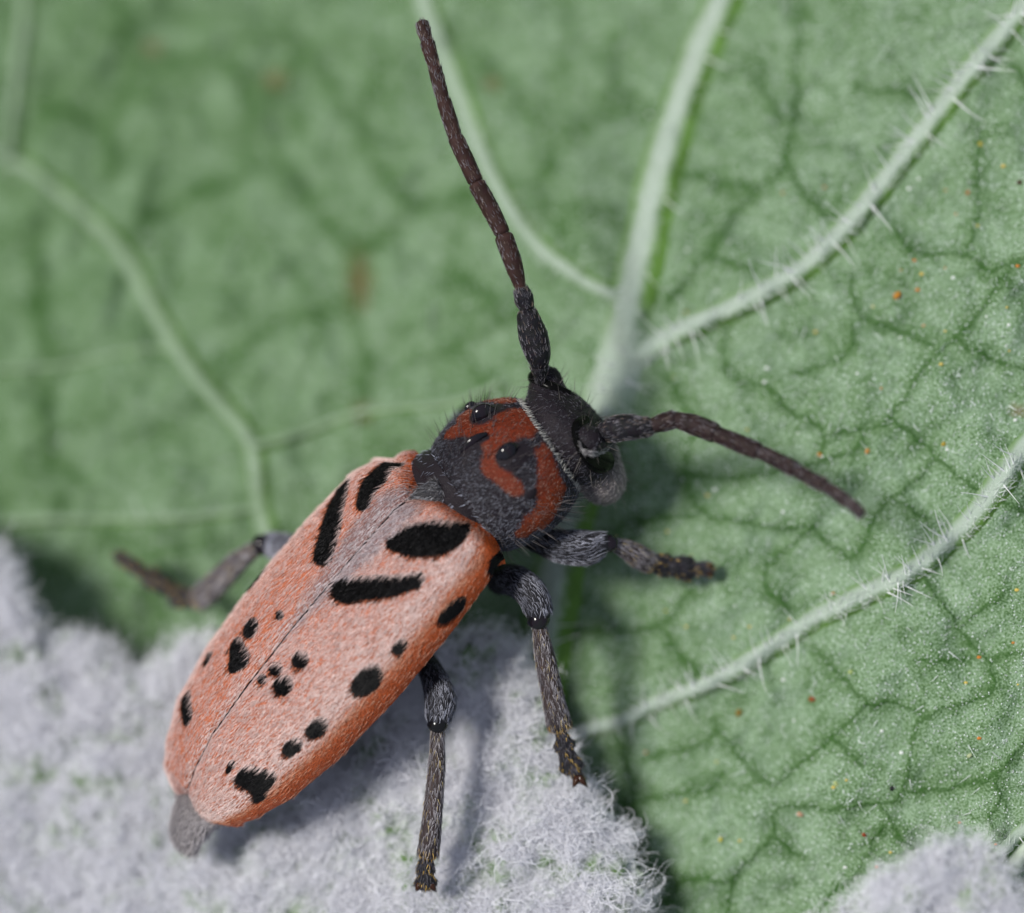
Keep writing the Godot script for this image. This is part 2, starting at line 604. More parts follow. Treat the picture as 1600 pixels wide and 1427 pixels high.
func big_leaf() -> void:
	leaf_textures()
	var lf := root("green_leaf", on_leaf(960, 600))
	tag(lf, "large green leaf with pale raised veins filling the background under the beetle", "leaf")
	# the blade
	var nx := 424
	var nz := 400
	var gx := []
	var gz := []
	for c: Vector3 in leaf_ctrl:
		var a := PackedFloat32Array()
		for i in nx + 1:
			var d := -LX + 2.0 * LX * i / nx - c.x
			a.append(exp(-d * d / (2.0 * 0.55 * 0.55)))
		gx.append(a)
		a = PackedFloat32Array()
		for i in nz + 1:
			var d := -LZ + 2.0 * LZ * i / nz - c.z
			a.append(exp(-d * d / (2.0 * 0.55 * 0.55)))
		gz.append(a)
	var rows := []
	var uvs := []
	for iz in nz + 1:
		var z := -LZ + 2.0 * LZ * iz / nz
		var r := PackedVector3Array()
		var uv := PackedVector2Array()
		r.resize(nx + 1)
		uv.resize(nx + 1)
		var sum := PackedFloat32Array()
		var ws := PackedFloat32Array()
		sum.resize(nx + 1)
		ws.resize(nx + 1)
		for k in leaf_ctrl.size():
			var wz: float = gz[k][iz]
			if wz < 1e-5: continue
			var wx: PackedFloat32Array = gx[k]
			var y: float = leaf_ctrl[k].y
			for ix in nx + 1:
				var w := wz * wx[ix]
				sum[ix] += w * y
				ws[ix] += w
		for ix in nx + 1:
			var x := -LX + 2.0 * LX * ix / nx
			# the outer rim is scalloped
			var ex := x * (1.0 + 0.03 * sin(z * 5.0) + 0.02 * sin(z * 11.0 + 1.0))
			var ez := z * (1.0 + 0.03 * sin(x * 4.0 + 2.0) + 0.02 * sin(x * 10.0))
			if absf(x) < 2.4 and absf(z) < 2.2:
				ex = x
				ez = z
			else:
				var k := clampf(maxf((absf(x) - 2.4) / 1.0, (absf(z) - 2.2) / 1.0), 0.0, 1.0)
				ex = lerpf(x, ex, k)
				ez = lerpf(z, ez, k)
			var u := float(ix) / nx
			var v := float(iz) / nz
			var m: int = net[mini(int(v * TEX), TEX - 1) * TEX + mini(int(u * TEX), TEX - 1)]
			r[ix] = Vector3(ex, sum[ix] / (ws[ix] + 1e-9) + relief(x, z) + m / 255.0 * 0.006, ez)
			uv[ix] = Vector2(u, v)
		rows.append(r)
		uvs.append(uv)
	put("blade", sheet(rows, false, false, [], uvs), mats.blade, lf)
	# bristles
	mats.bristle = mat("bristle", 0.4, 0.4)
	mats.bristle.vertex_color_use_as_albedo = false
	mats.bristle.albedo_color = Color(0.97, 0.98, 0.98)
	mats.bristle.backlight_enabled = true
	mats.bristle.backlight = Color(0.5, 0.5, 0.5)
	mats.bristle_shapes = []
	for b in [0.0, 0.1, -0.14]:
		var p := []
		var rr := []
		for i in 6:
			var t := i / 5.0
			p.append(Vector3(b * t * t * 0.6, t - 0.03, b * t * (1.0 - t)))
			rr.append(lerpf(0.03, 0.005, sqrt(t)))
		mats.bristle_shapes.append(sheet(tube_rows(p, rr, 6, 5), true, false))
	vein("midrib", lf, [1180, -160, 1130, 0, 1095, 80, 1060, 180, 1030, 280, 1010, 370, 990, 460, 975, 540, 955, 610, 915, 720, 885, 830, 862, 950, 845, 1060, 830, 1200], 0.05, 0.072, 0.95, 44, 1200, 0.12)
	vein("side_vein", lf, [1000, 492, 972, 468, 940, 450, 900, 428, 840, 380, 790, 312, 755, 240, 720, 150, 690, 70, 665, 0, 640, -120], 0.024, 0.04, 0.8, 14, 400, 0.08, 0.8)
	vein("side_vein", lf, [938, 650, 958, 605, 985, 563, 1060, 520, 1150, 480, 1240, 430, 1300, 380, 1370, 300, 1440, 210, 1510, 120, 1570, 50, 1640, -40, 1750, -200], 0.04, 0.036, 0.95, 130, 1500, 0.125)
	vein("side_vein", lf, [840, 1160, 900, 1145, 965, 1130, 1030, 1098, 1110, 1068, 1190, 1022, 1270, 970, 1350, 930, 1430, 890, 1500, 830, 1560, 760, 1620, 680, 1750, 560], 0.03, 0.04, 0.9, 170, 2200, 0.105)
	vein("side_vein", lf, [-160, 150, -60, 205, 20, 248, 70, 280, 130, 330, 190, 390, 230, 460, 270, 530, 320, 600, 370, 655, 398, 700, 408, 790, 425, 850, 470, 950], 0.03, 0.036, 0.8, 10, 300, 0.08, 0.32)
	vein("side_vein", lf, [15, 245, 25, 150, 36, 60, 42, -20, 60, -150], 0.026, 0.03, 0.8, 4, 100, 0.08, 0.32)
	vein("side_vein", lf, [398, 698, 470, 678, 540, 652, 600, 640, 700, 630, 780, 600], 0.022, 0.016, 0.75, 3, 0, 0.08, 0.28)
	vein("side_vein", lf, [-120, 820, 0, 816, 100, 812, 200, 812, 300, 808, 404, 795], 0.02, 0.022, 0.75, 3, 0, 0.08, 0.28)
	vein("side_vein", lf, [-100, 580, 0, 578, 100, 572, 160, 558, 230, 545, 285, 548], 0.014, 0.018, 0.7, 2, 0, 0.08, 0.28)
	vein("side_vein", lf, [1450, 1340, 1520, 1370, 1600, 1300, 1700, 1240], 0.02, 0.03, 0.8, 3, 100, 0.08)
	# the waxy grains that make the blade sparkle
	var ball := SphereMesh.new()
	ball.radial_segments = 5
	ball.rings = 2
	ball.radius = 1.0
	ball.height = 2.0
	var xf := []
	var cc := []
	while xf.size() < 42000:
		var ix := rng.randi_range(0, nx - 1)
		var iz := rng.randi_range(0, nz - 1)
		var a: Vector3 = rows[iz][ix]
		if absf(a.x) > 2.0 or absf(a.z) > 1.8 or a.x + 0.4 * a.z < rng.randf_range(-2.0, 0.6): continue
		if net[int(float(iz) / nz * TEX) * TEX + int(float(ix) / nx * TEX)] > 120: continue
		var p: Vector3 = a + (rows[iz][ix + 1] - a) * rng.randf() + (rows[iz + 1][ix] - a) * rng.randf()
		var s := rng.randf_range(0.0015, 0.0032)
		xf.append(Transform3D(Basis.from_scale(Vector3(s, s * 0.8, s)), p + Vector3.UP * s * 0.3))
		var k := rng.randf_range(0.45, 0.95)
		cc.append(Color(k * 0.9, k, k * 0.95))
	copies("wax_grains", ball, mats.grain, xf, cc, lf)
	# scattered short hairs on the blade
	fur("scattered_hairs", rows, 900, false, 0.05, 0.0016, 0.5, 1.5, func(_i, _j, p): return Color(0.7, 0.76, 0.74, rng.randf_range(0.5, 1.1) if absf(p.x) < 2.0 and absf(p.z) < 1.8 else 0.0), lf)

# ------------------------------------------------------------------ woolly leaves
func tuft(kind: int, strands: int) -> ArrayMesh:
	var r := RandomNumberGenerator.new()
	r.seed = 400 + kind
	var m := SurfaceTool.new()
	m.begin(Mesh.PRIMITIVE_TRIANGLES)
	for s in strands:
		var p := Vector3(r.randfn(0, 0.25), -0.05, r.randfn(0, 0.25))
		var a := r.randf() * TAU
		var dir := Vector3(cos(a), r.randf_range(0.05, 0.6), sin(a)).normalized()
		var pts := [p]
		var rad := [1.0]
		var turn := Vector3(r.randfn(0, 1), r.randfn(0, 1.6), r.randfn(0, 1)).normalized()
		for k in 9:
			p += dir * 0.2
			dir = (dir.rotated(turn, r.randfn(0.5, 0.5)) + Vector3(0, -0.2, 0)).normalized()
			if p.y < 0.02: dir.y = absf(dir.y) * 0.7
			pts.append(p)
			rad.append(1.0 - k * 0.07)
		for i in rad.size(): rad[i] *= 0.0175
		var rows := tube_rows(pts, rad, 10, 3, 0.6, false)
		var k := r.randf_range(0.85, 1.0)
		m.append_from(sheet(rows, true, false, tint(rows, func(_i, _j, _p): return Color(k, k, k)), [], null, true), 0, Transform3D())
	return m.commit()

func wool(parent: Node3D, rows: Array, flip: bool, n: int, size: float, ok: Callable) -> void:
	var xf := [[], [], [], []]
	var cc := [[], [], [], []]
	var nr := rows.size() - 1
	var nc: int = rows[0].size() - 1
	var most := 0.0
	for k in 300:
		var i := rng.randi_range(0, nr - 1)
		var j := rng.randi_range(0, nc - 1)
		most = maxf(most, (rows[i + 1][j] - rows[i][j]).cross(rows[i][j + 1] - rows[i][j]).length())
	var made := 0
	var tries := 0
	while made < n and tries < n * 40:
		tries += 1
		var i := rng.randi_range(0, nr - 1)
		var j := rng.randi_range(0, nc - 1)
		var a: Vector3 = rows[i][j]
		var du: Vector3 = rows[i + 1][j] - a
		var dv: Vector3 = rows[i][j + 1] - a
		var nrm := du.cross(dv)
		var area := nrm.length()
		if area < most * rng.randf() * 0.6 or area < 1e-12: continue
		var p := a + du * rng.randf() + dv * rng.randf()
		var dense: float = ok.call(p)
		var clump := 0.6 * noise.get_noise_3dv(p * 330.0) + 0.9 * noise.get_noise_3dv(p * 750.0)
		if rng.randf() > dense * clampf(-0.09 + clump * 3.1, 0.0, 1.0): continue
		nrm = nrm / area * (-1.0 if flip else 1.0)
		if nrm.y < -0.2: continue
		var ang := rng.randf() * TAU
		var x := nrm.cross(Vector3(cos(ang), 0.1, sin(ang))).normalized()
		var z := x.cross(nrm)
		var s := size * rng.randf_range(0.65, 1.25)
		var kind := made % 4
		xf[kind].append(Transform3D(Basis(x * s, nrm * s * rng.randf_range(0.5, 1.0), z * s), p))
		var k := rng.randf_range(0.84, 0.95)
		cc[kind].append(Color(k * 0.975, k * 0.98, k * 1.035))
		made += 1
	for kind in 4:
		copies("wool", mats.tufts[kind], mats.wool, xf[kind], cc[kind], parent)

func fan(outline: Array, hub: Vector2, across: int, deep: int, height: Callable, thick: float) -> Array:
	# rows from under the rim, over the lip, to the hub
	var rows := []
	var edge := []
	for k in range(0, outline.size(), 2): edge.append(Vector2(outline[k], outline[k + 1]))
	for i in range(-6, deep + 1):
		var row := PackedVector3Array()
		for j in across + 1:
			var e: Vector2 = catmull(edge, float(j) / across)
			e += Vector2(noise.get_noise_2d(e.x * 2.2, e.y * 2.2), noise.get_noise_2d(e.x * 2.2 + 99.0, e.y * 2.2)) * 14.0
			var f := clampf(float(i) / deep, 0.0, 1.0)
			var q := e.lerp(hub, pow(f, 1.35) * 0.98)
			var w := at(q.x, q.y, -0.3)
			for k in 2: w = at(q.x, q.y, height.call(w.x, w.z))
			var drop := 0.0
			var inset := q.distance_to(e) / PPU
			drop = thick * pow(maxf(0.0, 1.0 - inset / 0.1), 2.0) * 0.5
			if i < 0:
				var g := -i / 6.0
				w = w.lerp(at(hub.x, hub.y, w.y), g * 0.12)
				drop += thick * sin(g * PI * 0.5) * 0.6
			w.y -= drop
			row.append(w)
		rows.append(row)
	return rows

func woolly_leaf() -> void:
	mats.tufts = []
	for k in 4: mats.tufts.append(tuft(k, 11))
	var lf := root("woolly_leaf", at(600, 1350, -0.3))
	tag(lf, "white woolly leaf at the lower left with the beetle's hind legs standing on it", "leaf")
	var outline := [-900, 560, -500, 640, -160, 770, 0, 872, 30, 940, 62, 985, 115, 990, 196, 1046, 250, 1024, 330, 985, 450, 1000, 600, 1000, 700, 985, 770, 990, 815, 1030, 845, 1075, 872, 1140, 908, 1232, 950, 1262, 985, 1320, 1010, 1400, 1000, 1450, 1015, 1560, 960, 1750, 800, 2000]
	var rows := fan(outline, Vector2(150, 1950), 520, 190, wool_y, 0.09)
	var flip := false
	if ((rows[40][200] - rows[39][200]) as Vector3).cross(rows[39][201] - rows[39][200]).y < 0.0: flip = true
	var cols := tint(rows, func(_i, _j, p):
		var n := 0.5 * noise.get_noise_3dv(p * 200.0) + 0.7 * noise.get_noise_3dv(p * 750.0) + 0.2
		return Color(0.13, 0.23, 0.07).lerp(Color(0.52, 0.54, 0.55), clampf(0.45 + n * 1.7, 0.0, 1.0)))
	put("blade", sheet(rows, false, flip, cols), mats.wool_base, lf)
	var see := func(p: Vector3):
		return 1.0 if absf(p.x) < 1.95 and p.z < 1.75 else 0.0
	wool(lf, rows, flip, 8800, 0.066, see)

func leaf_tip() -> void:
	var y := 0.3
	var lf := root("woolly_leaf_tip", at(1460, 1420, y))
	tag(lf, "blurred grey woolly leaf tip poking in at the bottom right corner", "leaf")
	var outline := [1180, 1700, 1240, 1520, 1295, 1440, 1345, 1400, 1395, 1360, 1445, 1336, 1495, 1330, 1540, 1328, 1562, 1345, 1572, 1385, 1590, 1430, 1640, 1520, 1700, 1700]
	var h := func(x: float, z: float): return y - 0.15 * maxf(0.0, z - 1.3) + noise.get_noise_2d(x * 200.0, z * 200.0) * 0.06
	var rows := fan(outline, Vector2(1440, 1950), 120, 50, h, 0.07)
	var flip := false
	if ((rows[20][60] - rows[19][60]) as Vector3).cross(rows[19][61] - rows[19][60]).y < 0.0: flip = true
	var cols := tint(rows, func(_i, _j, p):
		return Color(0.16, 0.27, 0.09).lerp(Color(0.45, 0.5, 0.46), clampf(0.4 + noise.get_noise_3dv(p * 200.0) * 1.2, 0.0, 1.0)))
	put("blade", sheet(rows, false, flip, cols), mats.wool_base, lf)
	wool(lf, rows, flip, 900, 0.062, func(p: Vector3): return 1.0 if p.z < 1.7 else 0.0)
	var st := tube_rows([at(1545, 1480, 0.22), at(1562, 1400, 0.22), at(1590, 1345, 0.2), at(1640, 1295, 0.18), at(1720, 1240, 0.1)], [0.03, 0.026, 0.022, 0.022, 0.026], 24, 12)
	put("leaf_edge", sheet(st, true, false, tint(st, grainy(lin("b9c6b4"), 0.25, 400.0))), mats.vein, lf)

# ------------------------------------------------------------------ the beetle
const AV := [0.0, 0.03, 0.1, 0.25, 0.45, 0.65, 0.8, 0.9, 0.96, 1.0]
const AA := [120.0, 142.0, 156.0, 163.0, 165.0, 156.0, 138.0, 112.0, 88.0, 54.0]
var fwd := Vector3(0.61, 0, -0.79).normalized()
var across := Vector3(0.79, 0, 0.61).normalized()

func dorsal_of(s: Vector3) -> Vector3: return Vector3.UP * cos(TILT) - s * sin(TILT)
func right_of(s: Vector3) -> Vector3: return s * cos(TILT) + Vector3.UP * sin(TILT)

func shell(side: float, v: float, t: float) -> Vector3:
	var tc := clampf(t, 0.0, 1.0)
	var v0 := 0.035 * pow(1.0 - minf(tc / 0.25, 1.0), 2.0) - 0.005 + 0.042 * pow(maxf(tc - 0.6, 0.0), 2.0) / 0.16
	if side < 0.0: v0 -= 0.04 * smoothstep(0.1, 0.5, tc)
	var v1 := 1.0 - 0.035 * pow(absf(tc - 0.45) * 2.0, 3.0)
	var ve := lerpf(v0, v1, v)
	var a := ramp(AV, AA, ve) / PPU
	var h := a * 0.66 * (0.80 + 0.20 * pow(clampf(ve / 0.1, 0.0, 1.0), 0.6)) * (1.0 - 0.25 * pow(clampf((ve - 0.8) / 0.2, 0.0, 1.0), 2.0))
	var th := tc * PI * 0.5
	var lat := a * pow(sin(th), 0.85) + 0.003
	var z := h * pow(maxf(cos(th), 0.0), 0.85)
	if t > 1.0:
		lat -= a * (t - 1.0) * (0.9 + 2.5 * maxf(0.0, 1.0 - v / 0.06))
		z -= (t - 1.0) * 0.3
	# the suture is a fine groove, the front edge and the tip turn down
	z -= 0.012 * exp(-lat * lat / 0.0003)
	z -= 0.045 * pow(maxf(0.0, 1.0 - v / 0.035), 2.0) + 0.02 * pow(maxf(0.0, (v - 0.985) / 0.015), 2.0)
	var b := at(702.5, 782, -0.10).lerp(at(301, 1260, -0.20), ve)
	return b + right_of(across) * side * lat + dorsal_of(across) * z

func spot(mask: PackedByteArray, nv: int, nt: int, line: Array, sharp: float) -> void:
	# line: v, t, radius in measured pixels, repeated; a chain of round dabs with frayed rims
	for k in range(0, line.size(), 3):
		var last := k + 3 >= line.size()
		var steps := 1 if last else 14
		for s in steps:
			var f := float(s) / steps
			var v: float = line[k] if last else lerpf(line[k], line[k + 3], f)
			var t: float = line[k + 1] if last else lerpf(line[k + 1], line[k + 4], f)
			var r: float = line[k + 2] if last else lerpf(line[k + 2], line[k + 5], f)
			var rv := r / 625.0 * nv
			var rt := r / 245.0 * nt
			for y in range(maxi(int(v * nv - rv * 1.4), 0), mini(int(v * nv + rv * 1.4) + 1, nv)):
				for x in range(maxi(int(t * nt - rt * 1.4), 0), mini(int(t * nt + rt * 1.4) + 1, nt)):
					var dv := (y - v * nv) / rv
					var dt := (x - t * nt) / rt
					var d := sqrt(dv * dv + dt * dt) + 0.14 * noise.get_noise_2d(x * 9.0, y * 6.0)
					var val := int(255.0 * clampf((1.0 - d) * sharp + 0.5, 0.0, 1.0))
					if val > mask[y * nt + x]: mask[y * nt + x] = val

func wing_case(side: float, parent: Node3D) -> void:
	var nv := 640
	var nt := 256
	var mask := PackedByteArray()
	mask.resize(nv * nt)
	var dabs: Array
	if side > 0.0:
		dabs = [[0.155, 0.150, 12, 0.124, 0.232, 24, 0.081, 0.375, 25, 0.045, 0.46, 15], [0.318, 0.106, 19, 0.292, 0.176, 16, 0.25, 0.311, 14, 0.2, 0.43, 11], [0.225, 0.82, 9, 0.195, 0.855, 14, 0.168, 0.89, 10],
			[0.352, 0.675, 11], [0.473, 0.643, 20, 0.463, 0.648, 22], [0.632, 0.599, 16], [0.706, 0.555, 14], [0.835, 0.437, 17, 0.822, 0.6, 19], [0.835, 0.62, 14, 0.864, 0.74, 8],
			[0.839, 0.267, 6], [0.854, 0.273, 4], [0.604, 0.18, 13], [0.585, 0.07, 8], [0.628, 0.042, 6], [0.529, 0.158, 11], [0.003, 0.914, 6, 0.03, 0.96, 9]]
	else:
		dabs = [[0.132, 0.18, 13, 0.09, 0.27, 20, 0.062, 0.37, 16], [0.162, 0.56, 10, 0.2, 0.4, 17, 0.244, 0.23, 19, 0.29, 0.14, 16], [0.556, 0.214, 13], [0.612, 0.225, 11, 0.628, 0.13, 15, 0.651, 0.124, 9],
			[0.80, 0.42, 10, 0.827, 0.255, 11], [0.692, 0.431, 9], [0.477, 0.086, 5], [0.35, 0.7, 11], [0.47, 0.66, 21]]
	for d in dabs:
		for k in range(2, d.size(), 3): d[k] = d[k] * 1.16 + 1.5
		spot(mask, nv, nt, d, 5.0)
	# colour: orange cuticle, black velvet spots, slate grey dusting beside the front of the suture
	var out := PackedByteArray()
	out.resize(nv * nt * 3)
	var grey := PackedFloat32Array()
	grey.resize(nv * nt)
	for y in nv:
		var v := float(y) / nv
		for x in nt:
			var t := float(x) / nt
			var n := noise.get_noise_2d(x * 14.0, y * 10.0)
			var n2 := noise.get_noise_2d(x * 3.0 + 40.0, y * 2.0)
			var wide := ramp([0.0, 0.08, 0.2, 0.33, 0.45, 0.6], [0.08, 0.14, 0.125, 0.07, 0.03, 0.012], v)
			var g := clampf((wide - t) / 0.05 + n * 1.4, 0.0, 1.0) * 0.6
			grey[y * nt + x] = g
			var c := Color(0.79, 0.465, 0.34).lerp(Color(0.78, 0.345, 0.145), clampf(smoothstep(0.62, 0.95, t) + smoothstep(0.05, 0.0, v), 0.0, 1.0))
			c = c.darkened(clampf(0.06 - n * 0.22 - n2 * 0.1, 0.0, 0.4))
			c = c.lerp(Color(0.4, 0.39, 0.44), g)
			c = c.lerp(Color(0.04, 0.035, 0.04), mask[y * nt + x] / 255.0)
			var o := (y * nt + x) * 3
			out[o] = int(c.r * 255)
			out[o + 1] = int(c.g * 255)
			out[o + 2] = int(c.b * 255)
	var m := StandardMaterial3D.new()
	m.resource_name = "wing_case"
	m.albedo_texture = ImageTexture.create_from_image(Image.create_from_data(nt, nv, false, Image.FORMAT_RGB8, out))
	m.texture_repeat = false
	m.roughness = 0.5
	m.metallic_specular = 0.35
	m.heightmap_enabled = true
	m.heightmap_texture = mats.pits
	m.heightmap_scale = 0.9
	m.uv1_scale = Vector3.ONE
	var rows := []
	var uvs := []
	for i in 181:
		var r := PackedVector3Array()
		var uv := PackedVector2Array()
		for j in 81:
			var t := j / 72.0
			var p := shell(side, i / 180.0, t)
			p += dorsal_of(across) * (noise.get_noise_2d(i * 30.0, j * 40.0 * side) * 0.0025)
			r.append(p)
			uv.append(Vector2(minf(t, 0.998), i / 180.0))
		rows.append(r)
		uvs.append(uv)
	var flip := side < 0.0
	var probe: Vector3 = (rows[91][20] - rows[90][20]).cross(rows[90][21] - rows[90][20])
	flip = probe.dot(dorsal_of(across)) < 0.0
	var w := put("wing_case", sheet(rows, false, flip, [], uvs), m, parent)
	w.set_meta("label", "right wing case, turned to the viewer" if side > 0.0 else "left wing case, turned away")
	# silvery hair lying backwards over the shell
	fur("silver_hair", rows, 24000 if side > 0.0 else 17000, flip, 0.025, 0.0009, 0.1, 0.16, func(i, j, _p):
		var t: float = j / 72.0
		var y := mini(int(i / 180.0 * nv), nv - 1)
		var x := mini(int(t * nt), nt - 1)
		if t > 1.02: return Color(0.6, 0.5, 0.45, 0.8 if rng.randf() < 0.3 else 0.0)
		if mask[y * nt + x] > 110: return Color(0.004, 0.004, 0.004, 0.8)
		var edge := clampf(smoothstep(0.6, 0.84, t) * 0.94 * (0.5 + 0.5 * side) + smoothstep(0.05, 0.0, i / 180.0) * 0.7, 0.0, 1.0)
		if rng.randf() < edge: return Color(0, 0, 0, 0)
		var g: float = grey[y * nt + x]
		return Color(lerpf(0.8, 0.54, g), lerpf(0.62, 0.53, g), lerpf(0.575, 0.58, g), 1.0).lerp(Color(0.6, 0.27, 0.15), minf(edge * 1.3, 0.9) * (0.5 + 0.5 * side)), w)

func capsule(q: float, w: float, line: Array) -> float:
	# distance (in radii) to a chain of dabs: q, degrees round, radius
	var best := 9.0
	for k in range(0, line.size() - 3, 3):
		var a := Vector2(line[k], deg_to_rad(line[k + 1]) * 115.0)
		var b := Vector2(line[k + 3], deg_to_rad(line[k + 4]) * 115.0)
		var p := Vector2(q, w)
		var f := clampf((p - a).dot(b - a) / maxf((b - a).length_squared(), 0.01), 0.0, 1.0)
		best = minf(best, p.distance_to(a.lerp(b, f)) / lerpf(line[k + 2], line[k + 5], f))
	return best

func shield_colour(q: float, psi: float, p: Vector3) -> Color:
	# r: red share, g: bare glossy black share
	var w := absf(psi) * 115.0
	var fuzzy := 0.16 * noise.get_noise_3dv(p * 700.0)
	var red := 9.0
	red = minf(red, capsule(q, w, [288, 4, 15, 262, 8, 15, 244, 24, 15, 256, 47, 13]))
	red = minf(red, capsule(q, w, [326, 7, 20, 306, 6, 22, 290, 4, 14]))
	red = minf(red, capsule(q, w, [322, 36, 14, 312, 52, 20, 298, 72, 28, 272, 84, 24, 232, 86, 18]))
	if psi < 0.0: red = minf(red, capsule(q, w, [244, 24, 16, 222, 30, 16]))
	var bare := minf(capsule(q, w, [276, 24, 22, 298, 26, 17]), capsule(q, w, [222, 0, 7, 262, 0, 6]))
	bare = minf(bare, capsule(q, w, [272, 56, 8, 276, 57, 8]))
	return Color(clampf((1.0 - red + fuzzy * 3.2) * 2.0 + 0.45, 0.0, 1.0), clampf((1.0 - bare + fuzzy) * 4.0 + 0.5, 0.0, 1.0), 0.0)

func blob(p: Vector3, c: Vector3, r: Vector3) -> float:
	var d := (p - c) / r
	var k := d.length()
	return (k - 1.0) * minf(r.x, minf(r.y, r.z))

func smooth_min(a: float, b: float, k: float) -> float:
	var h := clampf(0.5 + 0.5 * (b - a) / k, 0.0, 1.0)
	return lerpf(b, a, h) - k * h * (1.0 - h)

func leg(parent: Node3D, femur: Array, tibia: Array, tarsus: Array, claws: Array, hairs: int, wan: float = 1.0) -> void:
	var lg := Node3D.new()
	lg.name = "leg"
	parent.add_child(lg, true)
	var black := Color(0.022, 0.021, 0.024)
	var brown := lin("4a3f3d")
	var made := []
	for part in [["femur", femur], ["tibia", tibia]]:
		var pts := []
		var rad := []
		for s in part[1]:
			pts.append(at(s[0], s[1], s[2]))
			rad.append(s[3] / PPU)
		var rows := tube_rows(pts, rad, 34, 20)
		var cols := tint(rows, func(i, _j, p):
			var n := noise.get_noise_3dv(p * 700.0)
			return black.lerp(brown, 0.0 if part[0] == "femur" else clampf(sin(i * PI) * 0.8 + n * 0.4, 0.0, 1.0)))
		put(part[0], sheet(rows, true, true, cols), mats.horn, lg)
		made.append(rows)
	# the bare black knee
	var f: Array = femur[-1]
	var t0: Array = tibia[0]
	var kr := tube_rows([at(f[0], f[1], f[2]), at((f[0] + t0[0]) / 2.0, (f[1] + t0[1]) / 2.0, (f[2] + t0[2]) / 2.0 + 0.006), at(t0[0], t0[1], t0[2])], [f[3] * 0.9 / PPU, f[3] * 1.08 / PPU, t0[3] * 1.0 / PPU], 10, 18)
	put("knee", sheet(kr, true, false, tint(kr, grainy(Color(0.012, 0.011, 0.013), 0.3, 300.0))), mats.gloss, lg)
	for k in tarsus.size():
		var s = tarsus[k]
		var pts := [at(s[0], s[1], s[2]), at((s[0] + s[4]) / 2, (s[1] + s[5]) / 2, (s[2] + s[6]) / 2 + 0.012), at(s[4], s[5], s[6])]
		var rows := tube_rows(pts, [s[3] / PPU * 0.75, s[3] / PPU, s[7] / PPU], 12, 16, 0.7)
		put("tarsus_segment", sheet(rows, true, false, tint(rows, grainy(Color(0.025, 0.024, 0.027), 0.5, 700.0))), mats.horn, lg)
		made.append(rows)
	for c in claws:
		var a := at(c[0], c[1], c[2])
		var b := at(c[3], c[4], c[5])
		var rows := tube_rows([a, a.lerp(b, 0.5) + Vector3(0, 0.014, 0), b], [0.011, 0.009, 0.002], 8, 8)
		put("claw", sheet(rows, true, false, tint(rows, grainy(lin("3a2418"), 0.3, 500.0))), mats.gloss, lg)
	if hairs:
		for k in made.size():
			var r = made[k]
			if k == 0:
				fur("grey_hair", r, hairs * 2, false, 0.022, 0.0012, 0.11, 0.22, func(i, _j, _p): return Color(0.09, 0.09, 0.105, 1.0) if rng.randf() < 0.45 and i < r.size() - 13 else Color(0.3 * wan, 0.31 * wan, 0.37 * wan, 0.0 if i > r.size() - 13 or rng.randf() > smoothstep(2.0, 18.0, i) else 1.0), lg)
			elif k == 1:
				fur("grey_hair", r, hairs * 2, false, 0.022, 0.0011, 0.13, 0.25, func(i, _j, _p):
					if i > r.size() - 9 and rng.randf() < 0.45: return Color(0.5, 0.33, 0.1, 0.8)
					var k2 := rng.randf()
					return Color(0.09, 0.08, 0.085, 1.0) if k2 < 0.4 else Color(0.33 * wan, 0.31 * wan, 0.33 * wan, 1.0) if k2 < 0.93 else Color(0.5, 0.4, 0.2, 1.0), lg)
			else:
				fur("golden_fringe", r, hairs / 3, false, 0.016, 0.0012, 0.3, 0.4, func(_i, _j, _p): return Color(0.09, 0.085, 0.1, 1.0) if rng.randf() < 0.84 else Color(0.55, 0.36, 0.08, 1.0), lg)

func antenna(parent: Node3D, segs: Array, hairs: int, warm: float) -> void:
	var an := Node3D.new()
	an.name = "antenna"
	parent.add_child(an, true)
	var base := Color(0.02, 0.018, 0.02).lerp(lin("46302a"), warm)
	for k in segs.size():
		var s = segs[k]
		# each segment: x, y, height, radius of the near end; the same for its belly and far end
		var pts := []
		var rad := []
		for j in range(0, s.size(), 4):
			pts.append(at(s[j], s[j + 1], s[j + 2]))
			rad.append(s[j + 3] / PPU)
		if k > 2:
			rad[0] *= 0.84
			rad[2] *= 1.07
		var rows := tube_rows(pts, rad, 20, 16)
		var c := base if k > 2 else Color(0.018, 0.017, 0.02)
		put("antenna_segment", sheet(rows, true, false, tint(rows, grainy(c, 0.5, 900.0))), mats.horn, an)
		fur("grey_hair", rows, hairs if k == 1 else hairs / 2, false, 0.017, 0.0010, 0.15, 0.25, func(_i, _j, _p): return Color(0.2, 0.19, 0.21, 1.0) if rng.randf() < 0.75 else Color(0.2, 0.155, 0.13, 1.0), an)

